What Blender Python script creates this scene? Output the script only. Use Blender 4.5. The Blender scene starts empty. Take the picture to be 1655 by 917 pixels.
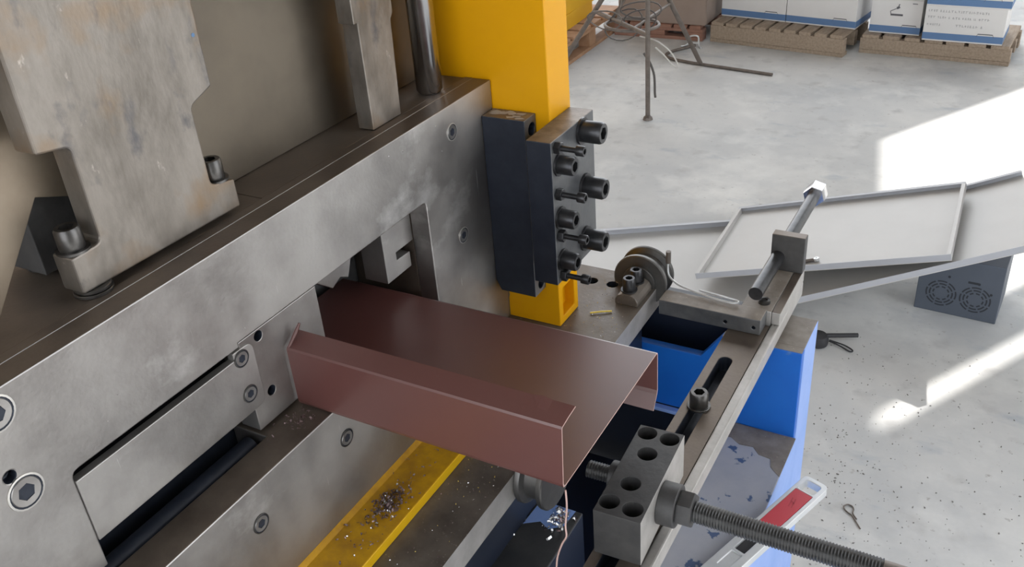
import bpy, bmesh, math, random
from mathutils import Vector, Matrix, Quaternion
random.seed(7)
S = bpy.context.scene
C = S.collection

# ------------------------------------------------------------------ camera
F_PX = 1503.4157
cam_d = bpy.data.cameras.new('camera')
cam_d.sensor_fit = 'HORIZONTAL'
cam_d.sensor_width = 36.0
cam_d.lens = 36.0 * F_PX / 1655.0
cam_d.clip_start = 0.01
cam_d.clip_end = 200
cam = bpy.data.objects.new('camera', cam_d)
C.objects.link(cam)
# rows of the matrix below are the camera axes (right, up, back) expressed in the world
AX = ((0.87372921, 0.481212, -0.07093857),
      (-0.19131634, 0.47406752, 0.85945218),
      (0.44720838, -0.73735676, 0.50627036))
m = Matrix(AX).transposed().to_4x4()
m.translation = Vector((0, 0, 1.6))
cam.matrix_world = m
S.camera = cam

# ------------------------------------------------------------------ sky, sun, exposure
world = bpy.data.worlds.new('sky')
S.world = world
world.use_nodes = True
bg = world.node_tree.nodes['Background']
bg.inputs['Color'].default_value = (0.92, 0.955, 1.0, 1)
bg.inputs['Strength'].default_value = 1.0
EL = math.radians(36.3)
SUN_H = Vector((-0.5, -0.865, 0)).normalized()
sun_dir = SUN_H * math.cos(EL) + Vector((0, 0, -math.sin(EL)))
sd = bpy.data.lights.new('sun', 'SUN')
sd.energy = 3.0
sd.angle = math.radians(0.55)
sd.color = (1.0, 0.96, 0.9)
sun = bpy.data.objects.new('sun', sd)
sun.rotation_euler = sun_dir.to_track_quat('-Z', 'Y').to_euler()
sun.location = (6, 10, 6)
C.objects.link(sun)
S.view_settings.view_transform = 'Standard'
S.view_settings.look = 'None'
S.view_settings.exposure = 1.75
S.view_settings.gamma = 1.0
S.view_settings.use_curve_mapping = False

# ------------------------------------------------------------------ materials
MATS = {}
def mat(name, col, col2=None, metallic=0.0, rough=0.5, nscale=20.0, rvar=0.0, bump=0.0, bscale=200.0,
        stretch=(1, 1, 1), spots=None, spot_scale=60.0, spot_lo=0.62, spot_hi=0.68, detail=6.0, lo=0.35, hi=0.65, spec=0.5, coat=0.0, layers=()):
    mt = bpy.data.materials.new(name)
    mt.use_nodes = True
    nt = mt.node_tree; N = nt.nodes; L = nt.links
    b = N['Principled BSDF']
    b.inputs['Metallic'].default_value = metallic
    b.inputs['Roughness'].default_value = rough
    b.inputs['Specular IOR Level'].default_value = spec
    b.inputs['Coat Weight'].default_value = coat
    b.inputs['Coat Roughness'].default_value = 0.28
    tc = N.new('ShaderNodeTexCoord')
    mp = N.new('ShaderNodeMapping'); mp.inputs['Scale'].default_value = stretch
    L.new(tc.outputs['Object'], mp.inputs['Vector'])
    base = None
    if col2 is not None:
        n = N.new('ShaderNodeTexNoise'); n.inputs['Scale'].default_value = nscale; n.inputs['Detail'].default_value = detail
        n.inputs['Roughness'].default_value = 0.62
        L.new(mp.outputs[0], n.inputs['Vector'])
        r = N.new('ShaderNodeMapRange'); r.inputs[1].default_value = lo; r.inputs[2].default_value = hi
        L.new(n.outputs['Fac'], r.inputs[0])
        mx = N.new('ShaderNodeMix'); mx.data_type = 'RGBA'
        mx.inputs['A'].default_value = (*col, 1); mx.inputs['B'].default_value = (*col2, 1)
        L.new(r.outputs[0], mx.inputs['Factor'])
        base = mx.outputs['Result']
        if rvar:
            rr = N.new('ShaderNodeMapRange'); rr.inputs[3].default_value = rough - rvar; rr.inputs[4].default_value = rough + rvar
            L.new(r.outputs[0], rr.inputs[0]); L.new(rr.outputs[0], b.inputs['Roughness'])
    if spots is not None:
        n2 = N.new('ShaderNodeTexNoise'); n2.inputs['Scale'].default_value = spot_scale; n2.inputs['Detail'].default_value = 5
        L.new(tc.outputs['Object'], n2.inputs['Vector'])
        r2 = N.new('ShaderNodeMapRange'); r2.inputs[1].default_value = spot_lo; r2.inputs[2].default_value = spot_hi
        L.new(n2.outputs['Fac'], r2.inputs[0])
        m2 = N.new('ShaderNodeMix'); m2.data_type = 'RGBA'
        if base: L.new(base, m2.inputs['A'])
        else: m2.inputs['A'].default_value = (*col, 1)
        m2.inputs['B'].default_value = (*spots, 1)
        L.new(r2.outputs[0], m2.inputs['Factor'])
        base = m2.outputs['Result']
    for (lc, lsc, llo, lhi, lst) in layers:
        mp2 = N.new('ShaderNodeMapping'); mp2.inputs['Scale'].default_value = lst; mp2.inputs['Location'].default_value = (0.37, 0.11, 0.53)
        L.new(tc.outputs['Object'], mp2.inputs['Vector'])
        n4 = N.new('ShaderNodeTexNoise'); n4.inputs['Scale'].default_value = lsc; n4.inputs['Detail'].default_value = 7; n4.inputs['Roughness'].default_value = 0.6
        L.new(mp2.outputs[0], n4.inputs['Vector'])
        r4 = N.new('ShaderNodeMapRange'); r4.inputs[1].default_value = llo; r4.inputs[2].default_value = lhi
        L.new(n4.outputs['Fac'], r4.inputs[0])
        m4 = N.new('ShaderNodeMix'); m4.data_type = 'RGBA'
        if base: L.new(base, m4.inputs['A'])
        else: m4.inputs['A'].default_value = (*col, 1)
        m4.inputs['B'].default_value = (*lc, 1)
        L.new(r4.outputs[0], m4.inputs['Factor'])
        base = m4.outputs['Result']
    if base: L.new(base, b.inputs['Base Color'])
    else: b.inputs['Base Color'].default_value = (*col, 1)
    if bump:
        n3 = N.new('ShaderNodeTexNoise'); n3.inputs['Scale'].default_value = bscale; n3.inputs['Detail'].default_value = 4
        L.new(mp.outputs[0], n3.inputs['Vector'])
        bp = N.new('ShaderNodeBump'); bp.inputs['Strength'].default_value = bump; bp.inputs['Distance'].default_value = 0.001
        L.new(n3.outputs['Fac'], bp.inputs['Height']); L.new(bp.outputs[0], b.inputs['Normal'])
    MATS[name] = mt
    return mt

mat('concrete', (0.46, 0.475, 0.49), (0.66, 0.655, 0.64), rough=0.75, nscale=1.6, detail=10, bump=0.3, bscale=60,
    spots=(0.44, 0.44, 0.44), spot_scale=9.0, spot_lo=0.58, spot_hi=0.75, lo=0.3, hi=0.7,
    layers=(((0.74, 0.74, 0.725), 2.4, 0.50, 0.70, (1, 1, 1)), ((0.37, 0.41, 0.46), 5.0, 0.60, 0.78, (0.7, 1.5, 1)), ((0.40, 0.39, 0.38), 45.0, 0.64, 0.72, (1, 1, 1))))
mat('ceiling_paint', (0.22, 0.20, 0.18), rough=0.9)
mat('wall_tan', (0.42, 0.34, 0.27), rough=0.9)
mat('wall_white', (0.6, 0.6, 0.58), rough=0.9)
mat('ground_steel', (0.275, 0.26, 0.25), (0.44, 0.425, 0.41), metallic=0.85, rough=0.42, rvar=0.10, nscale=8, detail=8, bump=0.12, bscale=300,
    layers=(((0.62, 0.61, 0.60), 5.5, 0.60, 0.70, (1, 1, 1.4)), ((0.60, 0.59, 0.58), 9, 0.70, 0.72, (1, 26, 1.2))))
mat('oily_steel', (0.125, 0.10, 0.082), (0.20, 0.165, 0.135), metallic=0.6, rough=0.45, nscale=22, rvar=0.1, bump=0.15, bscale=300)  # brown tone imitates steel reflecting the dark ceiling and surroundings
mat('bed_steel', (0.115, 0.098, 0.085), (0.19, 0.165, 0.14), metallic=0.45, rough=0.5, nscale=30, rvar=0.12, bump=0.2, bscale=250,  # brown tone imitates a top face reflecting dark surroundings
    spots=(0.30, 0.27, 0.24), spot_scale=260, spot_lo=0.66, spot_hi=0.72)
mat('side_steel', (0.40, 0.385, 0.365), (0.50, 0.48, 0.46), metallic=0.6, rough=0.5, nscale=40, bump=0.15)
mat('rusty_plate', (0.165, 0.147, 0.128), (0.315, 0.285, 0.255), metallic=0.7, rough=0.45, nscale=26, rvar=0.1, detail=10,  # rust tones, lowered overall to imitate dim ambient
    spots=(0.26, 0.165, 0.085), spot_scale=20, spot_lo=0.52, spot_hi=0.80, bump=0.2, bscale=220, stretch=(1, 1, 0.5),
    layers=(((0.12, 0.115, 0.12), 34, 0.60, 0.74, (1, 1, 0.7)), ((0.55, 0.50, 0.45), 60, 0.66, 0.74, (1, 1, 0.5))))
mat('back_steel', (0.115, 0.097, 0.077), (0.175, 0.148, 0.115), metallic=0.65, rough=0.42, nscale=7, detail=8, rvar=0.06)  # browned and darkened to imitate reflections and dim ambient
mat('tan_steel', (0.23, 0.18, 0.13), (0.30, 0.245, 0.185), metallic=0.5, rough=0.45, nscale=16, detail=8)
mat('screw_mid', (0.26, 0.255, 0.25), (0.33, 0.32, 0.315), metallic=0.8, rough=0.35, nscale=60)
mat('bare_metal', (0.36, 0.34, 0.32), (0.44, 0.42, 0.40), rough=0.6, nscale=80)
mat('polished_steel', (0.42, 0.42, 0.43), (0.5, 0.5, 0.51), metallic=1.0, rough=0.2, nscale=30, rvar=0.06)
mat('bright_edge', (0.62, 0.60, 0.57), (0.7, 0.68, 0.65), metallic=0.8, rough=0.35, nscale=50)
mat('yellow_paint', (0.74, 0.355, 0.001), (0.70, 0.325, 0.001), spec=0.25, rough=0.42, nscale=6, bump=0.06, bscale=120)
mat('yellow_rail', (0.62, 0.33, 0.004), (0.42, 0.21, 0.010), rough=0.35, nscale=55, detail=8, bump=0.2, bscale=160)
mat('yellow_edge', (0.80, 0.48, 0.006), (0.74, 0.42, 0.006), rough=0.4, nscale=40)
mat('black_oxide', (0.020, 0.025, 0.038), (0.030, 0.036, 0.052), metallic=0.3, rough=0.42, nscale=40, bump=0.15, bscale=200)  # bluish tint imitates cool shadow; also paints holes and recesses dark
mat('black_oxide_worn', (0.095, 0.10, 0.108), (0.15, 0.152, 0.155), metallic=0.5, rough=0.42, nscale=45, rvar=0.08, bump=0.15, bscale=200)  # lighter black oxide, imitates light on right-facing sides
mat('worn_top', (0.13, 0.105, 0.085), (0.24, 0.21, 0.18), metallic=0.5, rough=0.45, nscale=60, bump=0.2)  # brown imitates reflections on the guide tops, mixed with wear
mat('screw_black', (0.045, 0.046, 0.05), (0.07, 0.07, 0.074), metallic=0.7, rough=0.33, nscale=80)
mat('screw_steel', (0.085, 0.082, 0.08), (0.14, 0.135, 0.13), metallic=0.85, rough=0.32, nscale=80)
mat('cast_block', (0.062, 0.061, 0.062), (0.085, 0.083, 0.082), metallic=0.4, rough=0.55, nscale=60, bump=0.2, bscale=250)
mat('pulley_steel', (0.10, 0.098, 0.095), (0.15, 0.145, 0.14), metallic=0.7, rough=0.42, nscale=35)
mat('thread_steel', (0.07, 0.07, 0.07), (0.10, 0.10, 0.10), metallic=0.7, rough=0.4, nscale=60)
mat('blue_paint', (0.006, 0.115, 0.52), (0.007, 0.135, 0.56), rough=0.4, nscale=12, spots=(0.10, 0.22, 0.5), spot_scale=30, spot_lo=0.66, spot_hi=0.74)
mat('blue_side', (0.21, 0.36, 0.76), (0.28, 0.42, 0.82), rough=0.4, nscale=18, detail=8)  # frame blue paled to imitate light on right-facing sides
mat('deck_worn', (0.40, 0.42, 0.49), (0.47, 0.48, 0.53), rough=0.45, nscale=20, spots=(0.08, 0.13, 0.26), spot_scale=48, spot_lo=0.62, spot_hi=0.65)
mat('deck_brown', (0.20, 0.17, 0.145), (0.30, 0.265, 0.23), rough=0.55, nscale=40, spots=(0.42, 0.36, 0.28), spot_scale=220, spot_lo=0.66, spot_hi=0.72)
mat('deck_dark', (0.03, 0.032, 0.036), (0.055, 0.055, 0.056), rough=0.35, nscale=25, bump=0.2)
mat('dark_blue_frame', (0.010, 0.015, 0.030), (0.014, 0.020, 0.038), rough=0.4, nscale=15)  # frame blue darkened to imitate shade inside the pit
mat('brown_paint', (0.108, 0.041, 0.037), (0.125, 0.048, 0.042), rough=0.42, nscale=5, coat=0.7)
mat('cut_edge', (0.62, 0.42, 0.38), rough=0.4, metallic=0.3)
mat('white_sheet', (0.50, 0.49, 0.475), (0.54, 0.53, 0.515), rough=0.4, nscale=3)
mat('sheet_rim', (0.43, 0.44, 0.475), rough=0.4)
mat('box_grey', (0.075, 0.09, 0.115), (0.085, 0.10, 0.13), rough=0.5, nscale=5)
mat('vent_dark', (0.02, 0.024, 0.032), rough=0.6)
mat('wood', (0.27, 0.205, 0.15), (0.38, 0.30, 0.225), rough=0.75, nscale=14, stretch=(6, 1, 6), bump=0.3, bscale=60)
mat('wood_orange', (0.36, 0.20, 0.11), (0.46, 0.28, 0.17), rough=0.75, nscale=14, bump=0.3, bscale=60)
mat('wood_red', (0.24, 0.12, 0.085), (0.32, 0.17, 0.12), rough=0.75, nscale=14)
mat('carton_white', (0.66, 0.65, 0.64), (0.7, 0.69, 0.68), rough=0.6, nscale=5)
mat('carton_blue', (0.10, 0.19, 0.36), rough=0.55)
mat('carton_brown', (0.27, 0.205, 0.17), (0.31, 0.24, 0.20), rough=0.7, nscale=4)
mat('ink', (0.10, 0.10, 0.11), rough=0.6)
mat('ink_faint', (0.40, 0.40, 0.40), rough=0.6)
mat('yellow_crate', (0.80, 0.45, 0.02), rough=0.5)
mat('rod_brown', (0.14, 0.12, 0.105), (0.20, 0.17, 0.15), metallic=0.4, rough=0.5, nscale=30)
mat('cable_white', (0.55, 0.53, 0.5), rough=0.5)
mat('cable_dark', (0.09, 0.08, 0.075), rough=0.5)
mat('rubber_black', (0.025, 0.025, 0.028), rough=0.6)
mat('chrome', (0.6, 0.6, 0.62), metallic=1.0, rough=0.25)
mat('alu', (0.66, 0.68, 0.69), (0.74, 0.75, 0.76), metallic=0.45, rough=0.35, nscale=40)
mat('red_plastic', (0.62, 0.055, 0.075), rough=0.4)
mat('red_mark', (0.50, 0.035, 0.05), rough=0.4)
mat('swarf', (0.11, 0.065, 0.065), (0.26, 0.19, 0.19), metallic=0.4, rough=0.35, nscale=200)
mat('swarf_bright', (0.7, 0.7, 0.7), metallic=0.9, rough=0.25)
mat('swarf_yellow', (0.75, 0.55, 0.08), rough=0.4)
mat('debris', (0.14, 0.135, 0.13), (0.30, 0.29, 0.28), rough=0.7, nscale=100)
mat('blue_dot', (0.10, 0.20, 0.36), rough=0.5)

# ------------------------------------------------------------------ mesh helpers
def finish(name, bm, mats, parent=None, smooth=False, bevel=0.0, seg=2, angle=40, recalc=True):
    if recalc: bmesh.ops.recalc_face_normals(bm, faces=bm.faces[:])
    me = bpy.data.meshes.new(name)
    bm.to_mesh(me); bm.free()
    if not isinstance(mats, (list, tuple)): mats = [mats]
    for k in mats: me.materials.append(MATS[k])
    if smooth:
        me.polygons.foreach_set('use_smooth', [True] * len(me.polygons))
        me.set_sharp_from_angle(angle=math.radians(angle))
    o = bpy.data.objects.new(name, me)
    C.objects.link(o)
    if parent is not None: o.parent = parent
    if bevel:
        md = o.modifiers.new('bevel', 'BEVEL'); md.width = bevel; md.segments = seg
        md.limit_method = 'ANGLE'; md.angle_limit = math.radians(35)
        md.harden_normals = False
    return o

def tag(o, label, cat, group=None):
    o['label'] = label; o['category'] = cat
    if group: o['group'] = group
    return o

def thing(name, label, cat, loc=(0, 0, 0), rotz=0.0, group=None):
    o = bpy.data.objects.new(name, None)
    o.empty_display_size = 0.05
    C.objects.link(o); o.location = loc; o.rotation_euler = (0, 0, rotz)
    return tag(o, label, cat, group)

def struct(o):
    o['kind'] = 'structure'
    return o

def rel(p, parent):
    """world point -> parent's local point (parents are top level things or identity parts)"""
    return Vector(p)

def abox(bm, x0, x1, y0, y1, z0, z1, mi=0, top=None, M=None):
    v = [bm.verts.new(p) for p in ((x0, y0, z0), (x1, y0, z0), (x1, y1, z0), (x0, y1, z0), (x0, y0, z1), (x1, y0, z1), (x1, y1, z1), (x0, y1, z1))]
    if M:
        for q in v: q.co = M @ q.co
    fs = [(0, 3, 2, 1), (4, 5, 6, 7), (0, 1, 5, 4), (1, 2, 6, 5), (2, 3, 7, 6), (3, 0, 4, 7)]
    for i, f in enumerate(fs):
        fc = bm.faces.new([v[k] for k in f]); fc.material_index = mi
        if i == 1 and top is not None: fc.material_index = top
    return v

def box(name, x0, x1, y0, y1, z0, z1, mats, parent=None, bevel=0.0008, top=None, seg=2):
    bm = bmesh.new(); abox(bm, x0, x1, y0, y1, z0, z1, 0, top)
    return finish(name, bm, mats, parent, bevel=bevel, seg=seg)

def aprism(bm, poly, axis, a, b, mi=0, caps=None):
    """poly: list of 2D points; axis 'X': (y,z), 'Y': (x,z), 'Z': (x,y)"""
    def P(u, v, w):
        return {'X': (w, u, v), 'Y': (u, w, v), 'Z': (u, v, w)}[axis]
    va = [bm.verts.new(P(u, v, a)) for u, v in poly]
    vb = [bm.verts.new(P(u, v, b)) for u, v in poly]
    n = len(poly)
    f = bm.faces.new(va); f.material_index = mi
    g = bm.faces.new(vb); g.material_index = mi if caps is None else caps
    for i in range(n):
        q = bm.faces.new((va[i], va[(i + 1) % n], vb[(i + 1) % n], vb[i])); q.material_index = mi
    return va, vb

def prism(name, poly, axis, a, b, mats, parent=None, bevel=0.0008, seg=2, smooth=False):
    bm = bmesh.new(); aprism(bm, poly, axis, a, b)
    return finish(name, bm, mats, parent, bevel=bevel, seg=seg, smooth=smooth)

def rounded(poly, idx, r, n=5):
    """round the corners listed in idx"""
    out = []
    L = len(poly)
    for i, p in enumerate(poly):
        if i not in idx: out.append(p); continue
        p = Vector(p); a = (Vector(poly[i - 1]) - p).normalized(); b = (Vector(poly[(i + 1) % L]) - p).normalized()
        ang = a.angle(b); t = r / math.tan(ang / 2)
        s0 = p + a * t; s1 = p + b * t
        for k in range(n + 1):
            u = k / n
            q = s0 * (1 - u) ** 2 + p * 2 * u * (1 - u) + s1 * u * u
            out.append((q.x, q.y))
    return out

def alathe(bm, prof, n=32, M=None, mi=0, hexes=(), close=True):
    """prof: list of (r, z); indices in hexes get a hexagonal ring"""
    rings = []
    for k, (r, z) in enumerate(prof):
        ring = []
        for i in range(n):
            a = 2 * math.pi * i / n
            rr = r
            if k in hexes:
                s = math.pi / 3; aa = (a % s) - s / 2
                rr = r * math.cos(s / 2) / math.cos(aa)
            p = Vector((rr * math.cos(a), rr * math.sin(a), z))
            ring.append(bm.verts.new(M @ p if M else p))
        rings.append(ring)
    for k in range(len(rings) - 1):
        for i in range(n):
            f = bm.faces.new((rings[k][i], rings[k][(i + 1) % n], rings[k + 1][(i + 1) % n], rings[k + 1][i])); f.material_index = mi
    if close:
        f = bm.faces.new(rings[0][::-1]); f.material_index = mi
        f = bm.faces.new(rings[-1]); f.material_index = mi
    return rings

def atube(bm, pts, r, n=10, mi=0, cap=True):
    pts = [Vector(p) for p in pts]
    rings = []
    up = None
    for i, p in enumerate(pts):
        d = (pts[min(i + 1, len(pts) - 1)] - pts[max(i - 1, 0)]).normalized()
        if up is None:
            up = Vector((0, 0, 1)) if abs(d.z) < 0.9 else Vector((1, 0, 0))
        s = d.cross(up).normalized(); up = s.cross(d).normalized()
        rr = r[i] if isinstance(r, (list, tuple)) else r
        rings.append([bm.verts.new(p + (s * math.cos(2 * math.pi * k / n) + up * math.sin(2 * math.pi * k / n)) * rr) for k in range(n)])
    for a, b in zip(rings, rings[1:]):
        for k in range(n):
            f = bm.faces.new((a[k], a[(k + 1) % n], b[(k + 1) % n], b[k])); f.material_index = mi
    if cap:
        bm.faces.new(rings[0][::-1]).material_index = mi; bm.faces.new(rings[-1]).material_index = mi

def tube(name, pts, r, mats, parent=None, n=10):
    bm = bmesh.new(); atube(bm, pts, r, n)
    return finish(name, bm, mats, parent, smooth=True, angle=50)

def smooth_path(pts, k=6):
    pts = [Vector(p) for p in pts]; out = []
    for i in range(len(pts) - 1):
        p0 = pts[max(i - 1, 0)]; p1 = pts[i]; p2 = pts[i + 1]; p3 = pts[min(i + 2, len(pts) - 1)]
        for j in range(k):
            t = j / k
            out.append(0.5 * ((2 * p1) + (p2 - p0) * t + (2 * p0 - 5 * p1 + 4 * p2 - p3) * t * t + (3 * p1 - p0 - 3 * p2 + p3) * t ** 3))
    out.append(pts[-1])
    return out

def frame_to(loc, direction, roll=0.0):
    q = Vector(direction).normalized().to_track_quat('Z', 'Y')
    return Matrix.Translation(Vector(loc)) @ q.to_matrix().to_4x4() @ Matrix.Rotation(roll, 4, 'Z')

def boolean(o, cutters, op='DIFFERENCE'):
    bpy.context.view_layer.update()
    for c in cutters:
        c.matrix_world = o.matrix_world.copy()
        md = o.modifiers.new('cut', 'BOOLEAN'); md.operation = op; md.solver = 'EXACT'; md.object = c; md.material_mode = 'TRANSFER'
    bpy.context.view_layer.update()
    dg = bpy.context.evaluated_depsgraph_get()
    bev = [md for md in o.modifiers if md.type == 'BEVEL']
    for b in bev: b.show_viewport = False
    dg.update()
    me = bpy.data.meshes.new_from_object(o.evaluated_get(dg))
    old = o.data
    for md in list(o.modifiers):
        if md.type == 'BOOLEAN': o.modifiers.remove(md)
    for b in bev: b.show_viewport = True
    o.data = me; me.name = old.name
    bpy.data.meshes.remove(old)
    for c in cutters:
        cm = c.data; bpy.data.objects.remove(c); bpy.data.meshes.remove(cm)
    return o

def cyl_cutter(loc, direction, r, h, n=28, mats='black_oxide'):  # default material darkens the hole walls to imitate shade
    """cylinder from loc - 0.002*dir down to depth h along -dir"""
    bm = bmesh.new()
    alathe(bm, [(r, -h), (r, 0.003)], n, frame_to(loc, direction))
    return finish('cutter', bm, mats)

def box_cutter(x0, x1, y0, y1, z0, z1, mats='black_oxide'):
    bm = bmesh.new(); abox(bm, x0, x1, y0, y1, z0, z1)
    return finish('cutter', bm, mats)

# --- fasteners: one mesh per kind, shared between all copies
FAST = {}
def cap_mesh(D, H, mat_name, washer=0.0, shank=0.0, sd=0.0):
    key = ('cap', D, H, mat_name, washer, shank, sd)
    if key in FAST: return FAST[key]
    bm = bmesh.new()
    R = D / 2; z0 = 0.0
    prof = []
    if shank:
        prof += [(sd / 2, -0.003), (sd / 2, shank)]
        z0 = shank
    if washer:
        W = R * washer
        prof += [(W, z0), (W, z0 + R * 0.2)]; z0 += R * 0.2
    prof += [(R * 0.97, z0), (R, z0 + H * 0.06), (R, z0 + H * 0.88), (R * 0.88, z0 + H)]
    k = len(prof)
    hx = R * 0.60
    prof += [(hx, z0 + H), (hx * 0.97, z0 + H * 0.45)]
    alathe(bm, prof, 24, hexes=(k, k + 1))
    bmesh.ops.recalc_face_normals(bm, faces=bm.faces[:])
    me = bpy.data.meshes.new('cap_screw'); bm.to_mesh(me); bm.free()
    me.materials.append(MATS[mat_name])
    me.polygons.foreach_set('use_smooth', [True] * len(me.polygons)); me.set_sharp_from_angle(angle=math.radians(35))
    FAST[key] = me
    return me

def sunk_mesh(D, mat_name, ring_mat, dark):
    """countersunk socket screw seen flush in a face: ring groove, flat head, hexagon recess"""
    key = ('sunk', D, mat_name, dark)
    if key in FAST: return FAST[key]
    bm = bmesh.new(); R = D / 2
    prof = [(R * 1.16, -0.002), (R * 1.16, 0.0005), (R * 1.04, 0.0006), (R * 1.0, 0.0001), (R * 0.94, 0.0001), (R * 0.90, 0.0007), (R * 0.56, 0.0006), (R * 0.53, 0.0001)]
    alathe(bm, prof, 24, hexes=(6, 7))
    bmesh.ops.recalc_face_normals(bm, faces=bm.faces[:])
    me = bpy.data.meshes.new('sunk_screw'); bm.to_mesh(me); bm.free()
    for k in (mat_name, ring_mat, dark): me.materials.append(MATS[k])
    for p in me.polygons:
        rr = math.hypot(p.center.x, p.center.y)
        p.material_index = 2 if rr < R * 0.53 or R * 0.92 < rr < R * 1.05 else (1 if rr > R else 0)  # groove and hexagon recess coloured dark to imitate their shade
    me.polygons.foreach_set('use_smooth', [True] * len(me.polygons)); me.set_sharp_from_angle(angle=math.radians(30))
    FAST[key] = me
    return me

def place(name, me, loc, direction, parent, roll=0.0, pl=None):
    o = bpy.data.objects.new(name, me)
    C.objects.link(o)
    o.parent = parent
    M = frame_to(loc, direction, roll)
    if pl is not None: M = pl.inverted() @ M
    o.matrix_local = M
    return o

def hexnut(name, loc, direction, af, h, hole, mats, parent, roll=0.0):
    bm = bmesh.new()
    R = af / math.sqrt(3)
    M = frame_to(loc, direction, roll)
    prof = [(hole, 0), (R * 0.96, 0), (R, h * 0.1), (R, h * 0.9), (R * 0.93, h), (hole, h)]
    r = alathe(bm, prof, 24, M, hexes=(1, 2, 3, 4), close=False)
    for i in range(24): bm.faces.new((r[0][i], r[-1][i], r[-1][(i + 1) % 24], r[0][(i + 1) % 24]))
    return finish(name, bm, mats, parent, smooth=True, angle=25)

def ring(name, loc, direction, ro, ri, h, mats, parent):
    bm = bmesh.new()
    M = frame_to(loc, direction)
    c = min(h * 0.2, 0.0006)
    prof = [(ri, 0), (ro - c, 0), (ro, c), (ro, h - c), (ro - c, h), (ri, h)]
    r = alathe(bm, prof, 32, M, close=False)
    for i in range(32): bm.faces.new((r[0][i], r[-1][i], r[-1][(i + 1) % 32], r[0][(i + 1) % 32]))
    return finish(name, bm, mats, parent, smooth=True, angle=35)

def threaded(name, p0, p1, r, pitch, depth, mats, parent, n=20):
    p0 = Vector(p0); p1 = Vector(p1)
    Lh = (p1 - p0).length
    M = frame_to(p0, p1 - p0)
    per = 6
    K = int(Lh / pitch * per)
    bm = bmesh.new(); rings = []
    for k in range(K + 1):
        z = k * pitch / per; rg = []
        for i in range(n):
            a = 2 * math.pi * i / n
            ph = (z / pitch - i / n) % 1.0
            rr = r - depth * abs(2 * ph - 1)
            rg.append(bm.verts.new(M @ Vector((rr * math.cos(a), rr * math.sin(a), z))))
        rings.append(rg)
    for a, b in zip(rings, rings[1:]):
        for i in range(n): bm.faces.new((a[i], a[(i + 1) % n], b[(i + 1) % n], b[i]))
    bm.faces.new(rings[0][::-1]); bm.faces.new(rings[-1])
    return finish(name, bm, mats, parent, smooth=True, angle=60)

def chips(name, spots, mats, parent=None, curl=True):
    """spots: (x,y,z,size,mi). small curled shavings / crumbs, one bmesh"""
    bm = bmesh.new()
    for x, y, z, s, mi in spots:
        q = Quaternion((random.gauss(0, 1), random.gauss(0, 1), random.gauss(0, 1), random.gauss(0, 1))).normalized()
        M = Matrix.Translation((x, y, z)) @ q.to_matrix().to_4x4()
        k = 4 if curl else 2
        prev = None
        rad = s * random.uniform(0.35, 0.6); w = s * random.uniform(0.25, 0.5); a0 = random.uniform(0, 6)
        for j in range(k + 1):
            a = a0 + j * random.uniform(0.5, 0.9)
            rr = rad * (1 + 0.1 * j)
            A = bm.verts.new(M @ Vector((rr * math.cos(a), rr * math.sin(a), -w / 2))); B = bm.verts.new(M @ Vector((rr * math.cos(a), rr * math.sin(a), w / 2)))
            if prev:
                f = bm.faces.new((prev[0], A, B, prev[1])); f.material_index = mi
            prev = (A, B)
    return finish(name, bm, mats, parent, recalc=False)

def crumbs(name, spots, mats, parent=None):
    bm = bmesh.new()
    for x, y, z, s in spots:
        q = Quaternion((random.gauss(0, 1), random.gauss(0, 1), random.gauss(0, 1), random.gauss(0, 1))).normalized()
        M = Matrix.Translation((x, y, z)) @ q.to_matrix().to_4x4() @ Matrix.Diagonal((s * random.uniform(.6, 1.4), s * random.uniform(.5, 1), s * random.uniform(.4, .8), 1))
        v = [bm.verts.new(M @ Vector(p)) for p in ((1, 0, 0), (-1, 0, 0), (0, 1, 0), (0, -1, 0), (0, 0, 1), (0, 0, -1))]
        for a in (0, 1):
            for b in (2, 3):
                for c in (4, 5): bm.faces.new((v[a], v[b], v[c]))
    return finish(name, bm, mats, parent)

# ================================================================== THE SETTING
bm = bmesh.new()
v = [bm.verts.new(p) for p in ((-30, -30, 0), (40, -30, 0), (40, 40, 0), (-30, 40, 0))]
bm.faces.new(v)
struct(finish('floor', bm, 'concrete'))

def wall_x(y): return 2.40 - 0.1726 * (y - 6.55)
# wall on the right with the door opening that lets the sun in, all off frame
WT = 0.03; WH = 8.0
def wall_seg(bm, ya, yb, z0, z1):
    a = [(wall_x(ya), ya), (wall_x(yb), yb), (wall_x(yb) + WT, yb), (wall_x(ya) + WT, ya)]
    aprism(bm, a, 'Z', z0, z1)
DOOR0, DOOR1, DOORH = 6.847, 8.494, 3.82
bm = bmesh.new()
wall_seg(bm, -2.5, 0.3, 0, WH); wall_seg(bm, 0.3, 3.2, 3.6, WH); wall_seg(bm, 3.2, 6.50, 0, WH); wall_seg(bm, 6.608, DOOR0, 0, DOORH); wall_seg(bm, DOOR1, 18, 0, WH); wall_seg(bm, 6.50, DOOR1, DOORH, WH)
struct(finish('wall_right', bm, 'wall_white'))
struct(prism('ceiling', [(-7, -2.5), (wall_x(-2.5) + 0.1, -2.5), (wall_x(9.2) + 0.1, 9.2), (-7, 9.2)], 'Z', WH, WH + 0.2, 'ceiling_paint', bevel=0))
struct(box('wall_left', -7.2, -7, -2.5, 9.2, 0, WH, 'wall_tan', bevel=0))
bm = bmesh.new()
abox(bm, -7, -3.0, -2.7, -2.5, 0, WH); abox(bm, 2.0, 4.0, -2.7, -2.5, 0, WH); abox(bm, -3.0, 2.0, -2.7, -2.5, 3.4, WH)
struct(finish('wall_front', bm, 'wall_white'))

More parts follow.
